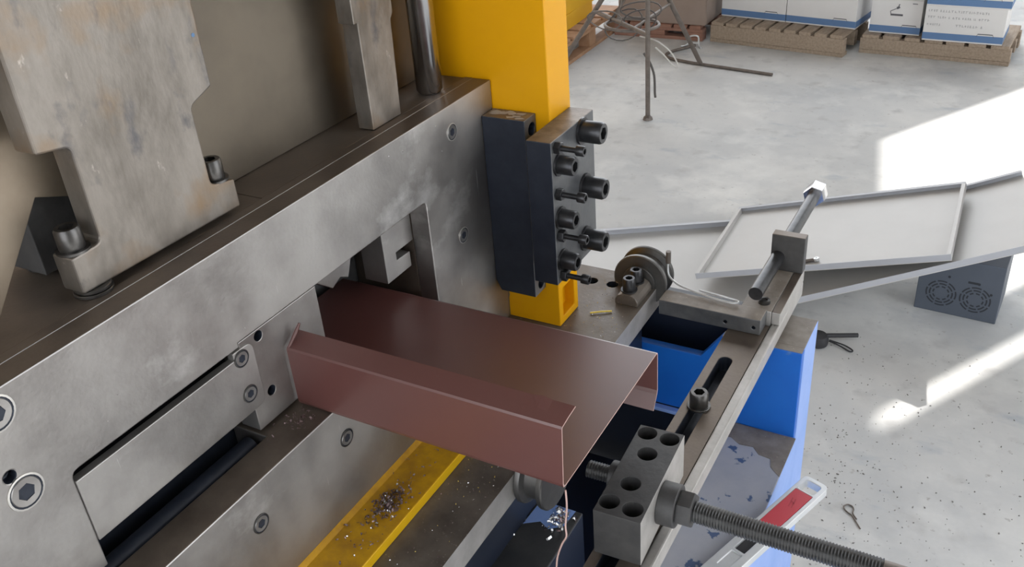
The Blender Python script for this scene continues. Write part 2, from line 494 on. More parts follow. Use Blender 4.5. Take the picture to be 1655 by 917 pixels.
# ================================================================== BLUE MACHINE BASE
base = thing('machine_base', 'blue painted steel machine frame with worn brown top edges, standing on the floor', 'machine frame', (-0.30, 0.9, 0))
BO = Vector((-0.30, 0.9, 0))
def bb(name, x0, x1, y0, y1, z0, z1, mats, parent=base, bevel=0.0015, top=None, o=BO):
    return box(name, x0 - o.x, x1 - o.x, y0 - o.y, y1 - o.y, z0 - o.z, z1 - o.z, mats, parent, bevel, top)
# far end box: front wall at y .932, top at z .95
wall = [(-0.285, 0.823), (-0.175, 0.823), (-0.175, 0.95), (-0.272, 0.95), (-0.298, 0.914), (-0.62, 0.914), (-0.62, 0.823)]
bm = bmesh.new()
aprism(bm, [(x - BO.x, z) for x, z in wall], 'Y', 0.932 - BO.y, 0.944 - BO.y)
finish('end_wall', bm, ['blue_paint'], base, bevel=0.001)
bm = bmesh.new()
abox(bm, -0.268 - BO.x, -0.175 - BO.x, 0.9442 - BO.y, 1.012 - BO.y, 0.0, 0.95, 0, 1)
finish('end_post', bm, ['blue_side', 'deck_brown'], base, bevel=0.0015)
prism('worn_top', [(-0.2715 - BO.x, 0.9325 - BO.y), (-0.1755 - BO.x, 0.9325 - BO.y), (-0.1755 - BO.x, 0.944 - BO.y), (-0.2715 - BO.x, 0.944 - BO.y)], 'Z', 0.9501, 0.9505, 'deck_brown', base, bevel=0)
bb('rear_frame', -0.62, -0.2685, 0.985, 1.012, 0.0, 0.955, 'dark_blue_frame')  # dark backing behind the gap, imitates the shaded interior
bb('wall_lip', -0.40, -0.2627, 0.922, 0.9318, 0.817, 0.8225, 'blue_side')
# deck in front of it (right hand ledge) with worn paint
bm = bmesh.new()
abox(bm, -0.262 - BO.x, -0.1715 - BO.x, -0.1 - BO.y, 0.9315 - BO.y, 0.0, 0.823, 0, 1)
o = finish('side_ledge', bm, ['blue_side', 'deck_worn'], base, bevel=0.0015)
# worn brown strip along the back of the ledge
prism('worn_patch', [(-0.2615 - BO.x, 0.931 - BO.y), (-0.172 - BO.x, 0.931 - BO.y), (-0.172 - BO.x, 0.855 - BO.y), (-0.186 - BO.x, 0.868 - BO.y), (-0.19 - BO.x, 0.882 - BO.y), (-0.205 - BO.x, 0.884 - BO.y),
      (-0.215 - BO.x, 0.895 - BO.y), (-0.232 - BO.x, 0.893 - BO.y), (-0.245 - BO.x, 0.902 - BO.y), (-0.2615 - BO.x, 0.90 - BO.y)], 'Z', 0.8231, 0.8235, 'deck_brown', base, bevel=0)
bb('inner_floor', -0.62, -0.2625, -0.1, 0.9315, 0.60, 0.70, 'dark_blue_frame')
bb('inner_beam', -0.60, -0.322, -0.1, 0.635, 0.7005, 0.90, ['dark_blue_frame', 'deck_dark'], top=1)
prism('bare_paint_patch', [(x - BO.x, y - BO.y) for x, y in ((-0.37, 0.634), (-0.33, 0.634), (-0.332, 0.610), (-0.345, 0.600), (-0.357, 0.606), (-0.372, 0.596))], 'Z', 0.9001, 0.9004, 'blue_side', base, bevel=0)  # lighter blue patch on the beam top
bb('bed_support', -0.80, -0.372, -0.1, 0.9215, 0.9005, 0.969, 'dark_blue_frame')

# ================================================================== BED PLATE WITH YELLOW RAIL
BZ = 1.0
bed = thing('bed_plate', 'dark brown oily steel bed plate running beneath the yellow column', 'steel plate', (-0.357, 0.3, 0.97))
O2 = Vector((-0.357, 0.3, 0.97))
bm = bmesh.new()
abox(bm, -0.78 - O2.x, -0.357 - O2.x, -0.1 - O2.y, 0.952 - O2.y, 0.0, BZ - O2.z, 0, 1)
o = finish('plate', bm, ['side_steel', 'bed_steel'], bed, bevel=0.001)  # pale sides and dark top paint in the light from the right
cut = [cyl_cutter(Vector((x, y, BZ)) - O2, (0, 0, 1), 0.0075, 0.02, mats='black_oxide') for x, y in ((-0.411, 0.9195), (-0.4385, 0.9185))]
boolean(o, cut)

# yellow rail lying on the bed against the lower die plate
rail = thing('guide_rail', 'yellow painted flat bar on the bed, littered with brown metal shavings', 'rail', (-0.435, 0.3, 1.0))
O3 = Vector((-0.435, 0.3, 1.0))
bm = bmesh.new()
abox(bm, -0.4585 - O3.x, -0.4117 - O3.x, -0.1 - O3.y, 0.64 - O3.y, 0.0002, 0.0115, 0, 1)
o = finish('bar', bm, ['yellow_edge', 'yellow_rail'], rail, bevel=0.0012)
prism('paint_bead', [(-0.4588 - O3.x, 0.0112), (-0.4545 - O3.x, 0.0112), (-0.4588 - O3.x, 0.0155)], 'Y', -0.1 - O3.y, 0.64 - O3.y, 'yellow_rail', rail, bevel=0)

# ================================================================== DIE: LOWER PLATE, FRONT PLATE, INSERTS
XL = -0.459; XF = -0.495
lower = thing('lower_die_plate', 'machined grey steel lower die plate behind the yellow rail, two flush screws', 'steel plate', (XL, 0.3, 1.0))
O4 = Vector((XL, 0.3, 1.0))
bm = bmesh.new()
aprism(bm, [(0, -0.1 - O4.y), (0, 0.615 - O4.y), (-0.528 - XL, 0.615 - O4.y), (-0.528 - XL, 0.4035 - O4.y), (-0.4905 - XL, 0.4035 - O4.y), (-0.4905 - XL, -0.1 - O4.y)], 'Z', 0.0005, 0.1232, 0, 1)
o = finish('plate', bm, ['ground_steel', 'oily_steel'], lower, bevel=0.0013)
sm = sunk_mesh(0.0145, 'screw_mid', 'screw_steel', 'black_oxide')
for y, z in ((0.461, 0.0885), (0.3515, 0.0865)):
    place('screw', sm, (0.0002, y - O4.y, z), (1, 0, 0), o, random.random())

front = thing('front_die_plate', 'large machined grey steel shear plate with profile cut-outs and bright top edge', 'steel plate', (XF, 0.3, 1.13))
O5 = Vector((XF, 0.3, 1.13))
def yz(pts, o=O5): return [(y - o.y, z - o.z) for y, z in pts]
outline = [(-0.1, 1.1265), (0.2485, 1.1265), (0.2485, 1.2095), (0.404, 1.2095), (0.404, 1.2135), (0.4976, 1.2135), (0.667, 1.2145),
           (0.667, 1.0005), (0.8065, 1.0005), (0.8065, 1.293), (-0.1, 1.293)]
poly = rounded(outline, (2, 6), 0.006)
bm = bmesh.new()
aprism(bm, yz(poly), 'X', -0.0215, 0.0)
o = finish('plate', bm, ['ground_steel', 'oily_steel'], front, bevel=0.0011)
for p in o.data.polygons:
    if p.normal.z > 0.9 and p.center.z > 0.1: p.material_index = 1  # top face coloured brown to imitate a dark reflection
cut = [cyl_cutter((0, y - O5.y, z - O5.z), (1, 0, 0), r, 0.008) for y, z, r in ((0.2135, 1.2355, 0.0042), (0.205, 1.262, 0.005))]
boolean(o, cut)
sm = sunk_mesh(0.0155, 'screw_mid', 'bright_edge', 'black_oxide')
sb = sunk_mesh(0.0215, 'ground_steel', 'bright_edge', 'black_oxide')
for y, z in ((0.7248, 1.2655), (0.7255, 1.1494)):
    place('screw', sm, (0.0002, y - O5.y, z - O5.z), (1, 0, 0), o, 0.4)
place('screw', sb, (0.0002, 0.2184 - O5.y, 1.2196 - O5.z), (1, 0, 0), o, 0.2)
place('screw', sb, (0.0002, 0.2205 - O5.y, 1.2785 - O5.z), (1, 0, 0), o, 0.9)
box('top_rear_bar', -0.031, -0.0217, -0.1 - O5.y, 0.8065 - O5.y, 0.09, 1.293 - O5.z, ['ground_steel', 'oily_steel'], front, 0.0006, top=1)

ins = thing('die_insert', 'small machined steel insert between the two cut-outs of the shear plate, two dark holes', 'die insert', (XF, 0.45, 1.127))
bm = bmesh.new()
aprism(bm, [(0.4043 - 0.45, 0.0), (0.4973 - 0.45, 0.0), (0.4973 - 0.45, 1.2131 - 1.127), (0.4043 - 0.45, 1.2131 - 1.127)], 'X', -0.021, -0.0004)
o = finish('block', bm, 'ground_steel', ins, bevel=0.0006)
boolean(o, [cyl_cutter((-0.0004, 0.4253 - 0.45, z - 1.127), (1, 0, 0), 0.0044, 0.01) for z in (1.2070, 1.1536)])

strip = thing('cover_strip', 'flat machined steel strip with two socket screws set into the left cut-out', 'steel strip', (XF, 0.33, 1.15))
pts = [(0.2486, 1.1497), (0.4165, 1.1497), (0.4165, 1.2085), (0.3955, 1.2085), (0.3955, 1.2025), (0.2486, 1.2025)]
pts = rounded(pts, (1, 2), 0.0085, 6)
bm = bmesh.new()
aprism(bm, [(y - 0.33, z - 1.15) for y, z in pts], 'X', -0.006, 0.0012)
o = finish('plate', bm, 'ground_steel', strip, bevel=0.0006)
sm2 = sunk_mesh(0.013, 'screw_mid', 'screw_steel', 'black_oxide')
for y, z in ((0.4025, 1.2005), (0.402, 1.167)):
    place('screw', sm2, (0.0014, y - 0.33, z - 1.15), (1, 0, 0), o, 0.3)
# dark round shaft seen in the cut-out under the strip
tube_o = tube('die_shaft', [(-0.5045, 0.10, 1.1125), (-0.5045, 0.398, 1.1125)], 0.0090, 'black_oxide', n=24)
tag(tube_o, 'round black shaft lying in the dark cut-out below the cover strip', 'shaft')

body = thing('punching_die', 'dark steel die body behind the shear plate with a notched insert', 'die block', (-0.6, 0.5, 1.13))
O6 = Vector((-0.6, 0.5, 1.13))
bb('block', -0.80, -0.530, -0.1, 0.49, 1.0005, 1.2895, 'black_oxide', body, 0.001, o=O6)  # black filler imitates the dark interior behind the cut-outs
bb('rear_block', -0.80, -0.60, 0.4905, 0.806, 1.0005, 1.2895, 'black_oxide_worn', body, 0.001, o=O6)
bb('top_bar', -0.5995, -0.5265, 0.4905, 0.806, 1.2200, 1.2925, ['oily_steel', 'oily_steel'], body, 0.0008, top=1, o=O6)
bb('top_plate', -0.80, -0.5265, -0.1, 0.4900, 1.2897, 1.2925, ['oily_steel', 'oily_steel'], body, 0.0006, top=1, o=O6)
bb('side_block', -0.5995, -0.5170, 0.6675, 0.806, 1.0005, 1.2195, 'oily_steel', body, 0.001, o=O6)
pts = [(0.618, 1.143), (0.659, 1.143), (0.659, 1.1595), (0.637, 1.1605), (0.637, 1.169), (0.6625, 1.169), (0.667, 1.169), (0.667, 1.2192), (0.618, 1.2192)]
prism('notched_insert', [(y - O6.y, z - O6.z) for y, z in pts], 'X', -0.545 - O6.x, -0.517 - O6.x, 'ground_steel', body, 0.0006)
pts = [(0.4985, 1.2195), (0.4985, 1.202), (0.519, 1.199), (0.5405, 1.1815), (0.5527, 1.1866), (0.5634, 1.181), (0.572, 1.199), (0.572, 1.2195)]
prism('toothed_insert', [(y - O6.y, z - O6.z) for y, z in pts], 'X', -0.545 - O6.x, -0.517 - O6.x, 'ground_steel', body, 0.0006)

# ================================================================== TOOLING ABOVE THE DIE
XA = -0.527
A = thing('clamp_plate', 'big scratched steel tooling plate with stepped feet and two socket screws, upper left', 'steel plate', (XA, 0.39, 1.295))
OA = Vector((XA, 0.39, 1.295))
pts = [(0.318, 1.2985), (0.4675, 1.2965), (0.4675, 1.3195), (0.4445, 1.3240), (0.4445, 1.386), (0.4675, 1.3945), (0.4675, 1.70), (0.3185, 1.70),
       (0.3185, 1.3985), (0.3425, 1.3945), (0.3425, 1.3265), (0.318, 1.3255)]
pts = rounded(pts, (9, 10, 3, 4), 0.006, 5)
bm = bmesh.new()
aprism(bm, [(y - OA.y, z - OA.z) for y, z in pts], 'X', -0.021, 0.0)
o = finish('plate', bm, ['rusty_plate'], A, bevel=0.0015)
cm = cap_mesh(0.0175, 0.0155, 'screw_steel', washer=1.3)
place('screw', cm, (-0.0105, 0.3275 - OA.y, 1.3258 - OA.z), (0, 0, 1), A, 0.2)
place('screw', cm, (-0.0105, 0.4570 - OA.y, 1.3215 - OA.z), (0, 0, 1), A, 0.5)
for k in range(2):
    ring('washer', (-0.0085, 0.331 - OA.y, -0.0022 + 0.0029 * k), (0, 0, 1), 0.0135 - 0.0008 * k, 0.005, 0.0026, 'screw_steel', A)
dot = bm = bmesh.new()
alathe(bm, [(0.0015, 0), (0.0015, 0.0002)], 12, frame_to((0.0001, 0.4615 - OA.y, 1.4335 - OA.z), (1, 0, 0)))
finish('paint_dot', bm, 'blue_dot', A)

tanp = [(-0.1, 1.2928), (0.279, 1.2928), (0.3313, 1.3580), (0.375, 1.3405), (0.375, 1.70), (-0.1, 1.70)]
o = prism('rear_plate', [(y - 0.2, z - 1.293) for y, z in tanp], 'X', -0.0055, 0.0, 'tan_steel', bevel=0.0006)  # mottled tan over the whole plate
o.location = (-0.5655, 0.2, 1.293)
tag(o, 'tan rust-stained plate with a diagonal lower corner at the left edge', 'steel plate')
lug = thing('holding_clamp', 'dark steel clamp foot on washers in the shadow between tan plate and tooling plate', 'clamp', (-0.59, 0.35, 1.293))
OL = Vector((-0.59, 0.35, 1.293))
o = prism('block', rounded([(-0.625 - OL.x, 0.006), (-0.575 - OL.x, 0.006), (-0.575 - OL.x, 0.075), (-0.625 - OL.x, 0.075)], (2, 3), 0.006), 'Y', 0.325 - OL.y, 0.40 - OL.y, 'cast_block', lug, 0.0008)
ring('washer', (-0.012, -0.008, 0.0), (0, 0, 1), 0.012, 0.005, 0.0028, 'screw_steel', lug)
ring('washer', (-0.012, -0.008, 0.003), (0, 0, 1), 0.0115, 0.005, 0.0028, 'screw_steel', lug)

o = box('back_plate', 0, 0.02, 0, 0.425, 0, 0.42, 'back_steel', bevel=0.0008)
o.location = (-0.593, 0.378, 1.2928)
tag(o, 'wide brownish steel plate standing behind the scratched tooling plate and the narrow bar', 'steel plate')

pts = [(0.6445, 1.2932), (0.6890, 1.2932), (0.6930, 1.384), (0.6975, 1.389), (0.6985, 1.70), (0.6395, 1.70), (0.6395, 1.3925), (0.6445, 1.3925)]
o = prism('upright_bar', [(y - 0.667, z - 1.293) for y, z in pts], 'X', -0.0175, 0.0, 'rusty_plate', bevel=0.0008)
o.location = (XA, 0.667, 1.293)
tag(o, 'narrow stepped steel bar standing on the shear plate, left of the polished rod', 'steel bar')

bm = bmesh.new()
alathe(bm, [(0.0115, -0.001), (0.0135, 0.002), (0.0135, 0.6)], 36)
o = finish('guide_rod', bm, 'polished_steel', smooth=True)
o.location = (-0.5365, 0.7545, 1.2945)
tag(o, 'polished round steel rod standing beside the yellow column', 'rod')

# ================================================================== YELLOW COLUMN AND BLACK GUIDES
bm = bmesh.new()
abox(bm, -0.065, 0.065, -0.0245, 0.0245, 0.0, 0.9)
o = finish('support_column', bm, ['yellow_paint'], bevel=0.0012)
o.location = (-0.493, 0.8320, 1.0003)
boolean(o, [box_cutter(0.052, 0.08, -0.015, 0.0145, 0.0095, 0.047, 'yellow_paint')])
tag(o, 'bright yellow painted steel column standing on the bed plate', 'column')
prism('bare_patch', rounded([(-0.0645, 0.0), (-0.002, 0.0), (-0.002, 0.024), (0.0, 0.034), (-0.0645, 0.04)], (2, 3), 0.004), 'Y', -0.0250, -0.0246, 'tan_steel', o, bevel=0)

b1 = thing('guide_block', 'tall black steel guide block with peeling top, between shear plate and bolted plate', 'guide block', (-0.47, 0.795, 1.05))
OB = Vector((-0.47, 0.795, 1.05))
pts = [(-0.4885, 1.0515), (-0.444, 1.0515), (-0.444, 1.262), (-0.4945, 1.262), (-0.4945, 1.064)]
bm = bmesh.new()
aprism(bm, [(x - OB.x, z - OB.z) for x, z in pts], 'Y', 0.7815 - OB.y, 0.8070 - OB.y)
o = finish('block', bm, ['black_oxide', 'black_oxide_worn', 'worn_top'], b1, bevel=0.0009)
for p in o.data.polygons:
    if p.normal.x > 0.9: p.material_index = 1  # right face given the lighter copy to imitate light
    elif p.normal.z > 0.9: p.material_index = 2
boolean(o, [cyl_cutter((-0.444 - OB.x, 0.797 - OB.y, z - OB.z), (1, 0, 0), 0.007, 0.02, mats='black_oxide') for z in (1.248, 1.063)])
# flakes of bare metal on the top face
bm = bmesh.new()
for k in range(9):
    cx_, cy_ = random.uniform(-0.487, -0.452), random.uniform(0.786, 0.803)
    n = 7; vs = []
    for i in range(n):
        a = 2 * math.pi * i / n; r = random.uniform(0.002, 0.0055)
        vs.append(bm.verts.new((cx_ + r * 1.5 * math.cos(a) - OB.x, cy_ + r * math.sin(a) - OB.y, 1.2622 + k * 0.00002 - OB.z)))
    bm.faces.new(vs)
finish('bare_patch', bm, 'bare_metal', b1)['kind'] = 'stuff'

b2 = thing('bolted_plate', 'thick black steel plate with ten socket screws bolted to the yellow column', 'guide plate', (-0.414, 0.80, 1.09))
OP = Vector((-0.414, 0.80, 1.09))
bm = bmesh.new()
abox(bm, -0.4278 - OP.x, -0.400 - OP.x, 0.7535 - OP.y, 0.8535 - OP.y, 1.0925 - OP.z, 1.2545 - OP.z)
o = finish('plate', bm, ['black_oxide', 'black_oxide_worn', 'worn_top'], b2, bevel=0.0009)
for p in o.data.polygons:
    if p.normal.x > 0.9: p.material_index = 1  # lighter copy on the right face, painted-in light
    elif p.normal.z > 0.9: p.material_index = 2
big = cap_mesh(0.0235, 0.0225, 'screw_black', washer=1.22)
med = cap_mesh(0.0195, 0.0165, 'screw_black', washer=1.25)
thin = cap_mesh(0.0105, 0.0085, 'screw_black', shank=0.0235, sd=0.0058)
for y, z in ((0.824, 1.2415), (0.8265, 1.1775), (0.8235, 1.1155)):
    place('large_screw', big, (-0.400 - OP.x, y - OP.y, z - OP.z), (1, 0, 0), b2, random.random())
for y, z in ((0.7685, 1.2265), (0.7665, 1.1675), (0.7665, 1.1180)):
    place('medium_screw', med, (-0.400 - OP.x, y - OP.y, z - OP.z), (1, 0, 0), b2, random.random())
for y, z in ((0.7635, 1.2465), (0.7625, 1.1965), (0.7625, 1.1490), (0.7645, 1.1005)):
    ls = place('long_screw', thin, (-0.400 - OP.x, y - OP.y, z - OP.z), (1, 0, 0), b2, random.random())
    hexnut('lock_nut', (0, 0, 0.0001), (0, 0, 1), 0.0115, 0.0065, 0.0031, 'screw_black', ls, 0.3)

# ================================================================== BROWN Z PROFILE (the work piece)
OW = Vector((-0.37, 0.54, 1.124))
NY, FY, WZ, XE, XN = 0.4485, 0.6365, 1.1245, -0.2425, -0.4925
def xs(a, b, n): return [a + (b - a) * i / n for i in range(n + 1)]
LX = [-0.590, -0.54, XN, XN + 0.0035] + xs(XN + 0.012, XE - 0.030, 8) + [XE - 0.022, XE - 0.014, XE]
# section from the near lip over the flange and web down to the far lip: (y, z, shift of the cut end)
SECT = [(NY + 0.0175, 1.1885, 0.004), (NY + 0.0085, 1.1848, 0.0025), (NY + 0.0009, 1.1815, 0.0015), (NY, 1.1800, 0.0014), (NY, 1.1280, 0.0), (NY + 0.0008, WZ + 0.0008, 0.0), (NY + 0.003, WZ, 0.0), (0.4982, WZ, 0.0),
        (0.57, WZ, 0.0), (FY - 0.003, WZ, 0.0), (FY - 0.0008, WZ - 0.0008, 0.0), (FY, WZ - 0.003, 0.0), (FY + 0.0005, 1.0825, 0.0), (FY - 0.0007, 1.0785, 0.0), (FY - 0.0065, 1.0635, -0.001)]
bm = bmesh.new(); grid = []
for k, (y, z, e) in enumerate(SECT):
    row = []
    for i, x in enumerate(LX):
        if k < 7 and i < 2: row.append(None); continue
        dz = 0.0016 if (k == 0 and i == len(LX) - 3) else 0.0
        row.append(bm.verts.new(Vector((x + (e if i == len(LX) - 1 else 0.0), y, z + dz)) - OW))
    grid.append(row)
for ra, rb in zip(grid, grid[1:]):
    for i in range(len(LX) - 1):
        q = (ra[i], ra[i + 1], rb[i + 1], rb[i])
        if None not in q: bm.faces.new(q)
prof = finish('metal_profile', bm, ['brown_paint', 'cut_edge'])
prof.location = OW
sdm = prof.modifiers.new('solid', 'SOLIDIFY'); sdm.thickness = 0.0011; sdm.offset = 0; sdm.material_offset_rim = 1
tag(prof, 'brown painted sheet metal profile with raised near flange, freshly cut from the die', 'metal profile')
o = tube('burr', [Vector((XN + 0.001, NY + 0.0012, 1.181)) - OW, Vector((XN + 0.004, NY + 0.010, 1.192)) - OW, Vector((XN + 0.006, NY + 0.014, 1.199)) - OW], [0.0012, 0.0018, 0.001], 'brown_paint', prof, n=6)
# thin pinkish curl of cut paint hanging from the corner
pts = [(XE + 0.001, NY + 0.001, 1.122), (XE + 0.001, NY + 0.0015, 1.105), (-0.2435, 0.450, 1.085), (-0.243, 0.4495, 1.0745), (-0.2465, 0.4485, 1.066), (-0.2505, 0.4475, 1.052), (-0.2520, 0.447, 1.04)]
o = tube('metal_thread', [Vector(p) for p in smooth_path(pts, 4)], 0.0007, 'cut_edge', n=6)
tag(o, 'thin pink thread of cut metal dangling from the profile corner', 'metal thread')

# ================================================================== PULLEYS
def pulley(name, label, loc, axis, R, w, group='grooved steel pulleys'):
    t = thing(name, label, 'pulley', loc, group=group)
    bm = bmesh.new()
    prof_ = [(R * 0.55, 0), (R - 0.0012, 0), (R, 0.0012), (R, w * 0.16), (R * 0.985, w * 0.2), (R * 0.80, w * 0.28), (R * 0.80, w * 0.72), (R * 0.985, w * 0.8), (R, w * 0.84), (R, w - 0.0012), (R - 0.0012, w), (R * 0.3, w)]
    alathe(bm, prof_, 48, frame_to((0, 0, 0), axis))
    return t, finish('wheel', bm, 'pulley_steel', t, smooth=True, angle=30)
pu, wheel = pulley('pulley', 'dark grooved steel wheel at the far end of the bed plate', (-0.379, 0.930, 1.0065), (0, 1, 0), 0.0345, 0.030)
ring('hub', (0, -0.0035, 0), (0, 1, 0), 0.021, 0.009, 0.0035, 'pulley_steel', wheel)
arm = thing('pulley_holder', 'steel half-round bar with two upright socket screws holding the far pulley', 'bracket', (-0.376, 0.88, 1.0))
bm = bmesh.new()
pr = [(-0.0145, 0.0003), (0.0145, 0.0003), (0.0145, 0.006), (0.0115, 0.0115), (0.006, 0.0148), (-0.006, 0.0148), (-0.0115, 0.0115), (-0.0145, 0.006)]
aprism(bm, pr, 'Y', 0.0, 0.0455)
finish('bar', bm, 'bed_steel', arm, bevel=0.0008)
sc = cap_mesh(0.0155, 0.0155, 'screw_black', washer=1.3)
place('screw', sc, (-0.001, 0.012, 0.0149), (0, 0, 1), arm, 0.1)
place('screw', sc, (-0.001, 0.034, 0.0149), (0, 0, 1), arm, 0.5)

pu2, wheel2 = pulley('pulley', 'grey steel roller hanging at the bed edge under the brown profile', (-0.3565, 0.592, 0.985), (1, 0, 0), 0.034, 0.030)

# ================================================================== ADJUSTABLE STOP: SLOTTED BAR, END BEAM, GUIDE BAR
stop = thing('stop_carriage', 'worn steel slotted slide with end crossbeam and upright end block, above blue frame', 'slide', (-0.24, 0.7, 0.95))
OS = Vector((-0.24, 0.7, 0.95))
bm = bmesh.new()
abox(bm, -0.259 - OS.x, -0.2155 - OS.x, 0.30 - OS.y, 0.932 - OS.y, 0.955 - OS.z, 0.979 - OS.z, 0, 1)
o = finish('slotted_bar', bm, ['side_steel', 'oily_steel'], stop, bevel=0.0008)
bmc = bmesh.new()
sl = []
for k in range(9):
    a = math.pi * k / 8; sl.append((-0.2415 + 0.0075 * math.cos(a) - OS.x, 0.845 + 0.0075 * math.sin(a) - OS.y))
sl += [(-0.249 - OS.x, 0.50 - OS.y), (-0.234 - OS.x, 0.50 - OS.y)]
aprism(bmc, sl, 'Z', 0.9600 - OS.z, 0.985 - OS.z)
boolean(o, [finish('cutter', bmc, 'black_oxide')])  # slot walls and floor coloured dark to imitate shade
bm = bmesh.new()
abox(bm, -0.2148 - OS.x, -0.2045 - OS.x, 0.30 - OS.y, 1.047 - OS.y, 0.960 - OS.z, 0.9805 - OS.z, 0, 0)
finish('guide_bar', bm, ['side_steel'], stop, bevel=0.0018)
bb('far_bar', -0.252, -0.2153, 0.934, 1.047, 0.955, 0.998, ['side_steel', 'deck_brown'], stop, 0.001, top=1, o=OS)
bb('far_strip', -0.2150, -0.2047, 0.934, 1.047, 0.9808, 0.998, ['side_steel', 'oily_steel'], stop, 0.001, top=1, o=OS)
bb('end_block', -0.245, -0.2042, 1.0325, 1.0465, 0.9982, 1.0475, ['cast_block', 'oily_steel'], stop, 0.001, top=1, o=OS)
bm = bmesh.new()
abox(bm, -0.345 - OS.x, -0.2205 - OS.x, 0.9075 - OS.y, 0.9335 - OS.y, 0.9795 - OS.z, 1.0 - OS.z, 0, 1)
o = finish('end_beam', bm, ['black_oxide_worn', 'deck_brown'], stop, bevel=0.001)
o.data.polygons[3].material_index = 0
boolean(o, [cyl_cutter((x - OS.x, 0.9075 - OS.y, 0.9885 - OS.z), (0, -1, 0), 0.002, 0.01) for x in (-0.262, -0.2285)])
sh = cap_mesh(0.013, 0.003, 'screw_steel', washer=1.1)
place('screw', sh, (-0.2285 - OS.x, 0.951 - OS.y, 0.9982 - OS.z), (0, 0, 1), stop, 0.4)

adj = thing('adjusting_bolt', 'long dark adjusting bolt with pale hexagon head through the upright end block', 'bolt', (-0.236, 1.04, 1.017))
tube('shank', [(0, -0.104, 0), (0, -0.008, 0)], 0.0085, 'screw_black', adj, n=24)
tube('outer_shank', [(0, 0.0068, 0), (0, 0.176, 0)], 0.0085, 'screw_black', adj, n=24)
hexnut('head', (0, 0.176, 0), (0, 1, 0), 0.0265, 0.026, 0.0001, 'chrome', adj, 0.25)

bolt = thing('slot_bolt', 'dark socket head bolt with washer standing in the slot of the slide', 'bolt', (-0.2415, 0.7555, 0.9793))
ring('washer', (0, 0, 0), (0, 0, 1), 0.0125, 0.005, 0.0022, 'screw_steel', bolt)
place('head', cap_mesh(0.0195, 0.0165, 'screw_steel'), (0, 0, 0.0022), (0, 0, 1), bolt, 0.3)

# ---- block with six holes, threaded spindle and nuts
hb = thing('hole_block', 'dark steel block drilled with six holes, carrying the long threaded spindle', 'steel block', (-0.236, 0.581, 0.9852), math.radians(2.6))
OH = Vector((-0.235, 0.581, 0.9852))
bm = bmesh.new()
abox(bm, -0.0212, 0.0212, -0.0602, 0.0602, 0.0003, 0.0495)
o = blk = finish('block', bm, ['cast_block', 'side_steel'], hb, bevel=0.0007)
for p in o.data.polygons:
    if p.normal.x > 0.9: p.material_index = 1  # right face coloured lighter to imitate light from that side
holes = [(-0.0114, 0.0505), (0.0103, 0.0495), (-0.0021, 0.0233), (-0.0028, -0.0185), (-0.0120, -0.0456), (0.0095, -0.0471)]
boolean(o, [cyl_cutter((x, y, 0.0495), (0, 0, 1), 0.0090, 0.02, mats='cast_block') for x, y in holes])
for i, (x, y) in enumerate(holes): pass
AZ = 0.0255; AY = -0.006
ring('boss', (0.0212, AY, AZ), (1, 0, 0), 0.0195, 0.006, 0.016, 'cast_block', blk)
hexnut('lock_nut', (0.0375, AY, AZ), (1, 0, 0), 0.0285, 0.0135, 0.0085, 'cast_block', hb, 0.2)
threaded('threaded_spindle', (0.0375, AY, AZ), (0.206, AY - 0.0085, AZ + 0.001), 0.0098, 0.0026, 0.0013, 'thread_steel', hb)
tube('plain_spindle', [(0.2062, AY - 0.0085, AZ + 0.001), (0.33, AY - 0.0145, AZ + 0.001)], 0.0085, 'rod_brown', hb, n=20)
ring('inner_boss', (-0.0213, 0.014, 0.022), (-1, 0, 0), 0.014, 0.005, 0.012, 'cast_block', blk)
threaded('spindle_tip', (-0.0213, 0.014, 0.022), (-0.056, 0.014, 0.022), 0.0085, 0.0026, 0.0012, 'thread_steel', hb)

# ================================================================== UTILITY KNIFE
kn = thing('utility_knife', 'silver and red utility knife lying across the blue frame beneath the spindle', 'knife', (-0.163, 0.757, 0.8236), 0.0)
kdir = Vector((-0.131 - -0.187, 0.8545 - 0.694, 0)).normalized()
kn.rotation_euler = (0, 0, math.atan2(kdir.y, kdir.x))
# local x along the knife: tip (loop) at +x
def stadium(x0, x1, w, r, n=5):
    return rounded([(x0, -w), (x1, -w), (x1, w), (x0, w)], (0, 1, 2, 3), r, n)
KH = 0.0105; x1 = 0.1035
bm = bmesh.new(); aprism(bm, stadium(-0.115, x1, 0.0155, 0.007), 'Z', 0, KH)
o = kb = finish('body', bm, 'alu', kn, bevel=0.001)
c1 = bmesh.new(); aprism(c1, stadium(0.0790, x1 - 0.006, 0.0098, 0.004), 'Z', -0.01, 0.02)
c2 = bmesh.new(); aprism(c2, stadium(-0.0100, 0.077, 0.0108, 0.001), 'Z', KH - 0.002, 0.02)
c3 = bmesh.new(); aprism(c3, stadium(-0.045, -0.013, 0.0065, 0.001), 'Z', KH - 0.005, 0.02)
c4 = bmesh.new(); aprism(c4, stadium(-0.075, -0.049, 0.0065, 0.001), 'Z', KH - 0.0015, 0.02)
boolean(o, [finish('cutter', c, 'alu') for c in (c1, c2, c3, c4)])
bm = bmesh.new(); aprism(bm, stadium(-0.0095, 0.0765, 0.0105, 0.001), 'Z', KH - 0.0019, KH + 0.0003)
gp = finish('grip_panel', bm, 'red_plastic', kn, bevel=0.0003)
bm = bmesh.new(); aprism(bm, stadium(-0.0445, -0.0135, 0.0062, 0.001), 'Z', KH - 0.0049, KH - 0.003)
finish('slider', bm, 'rubber_black', kn)
bm = bmesh.new()
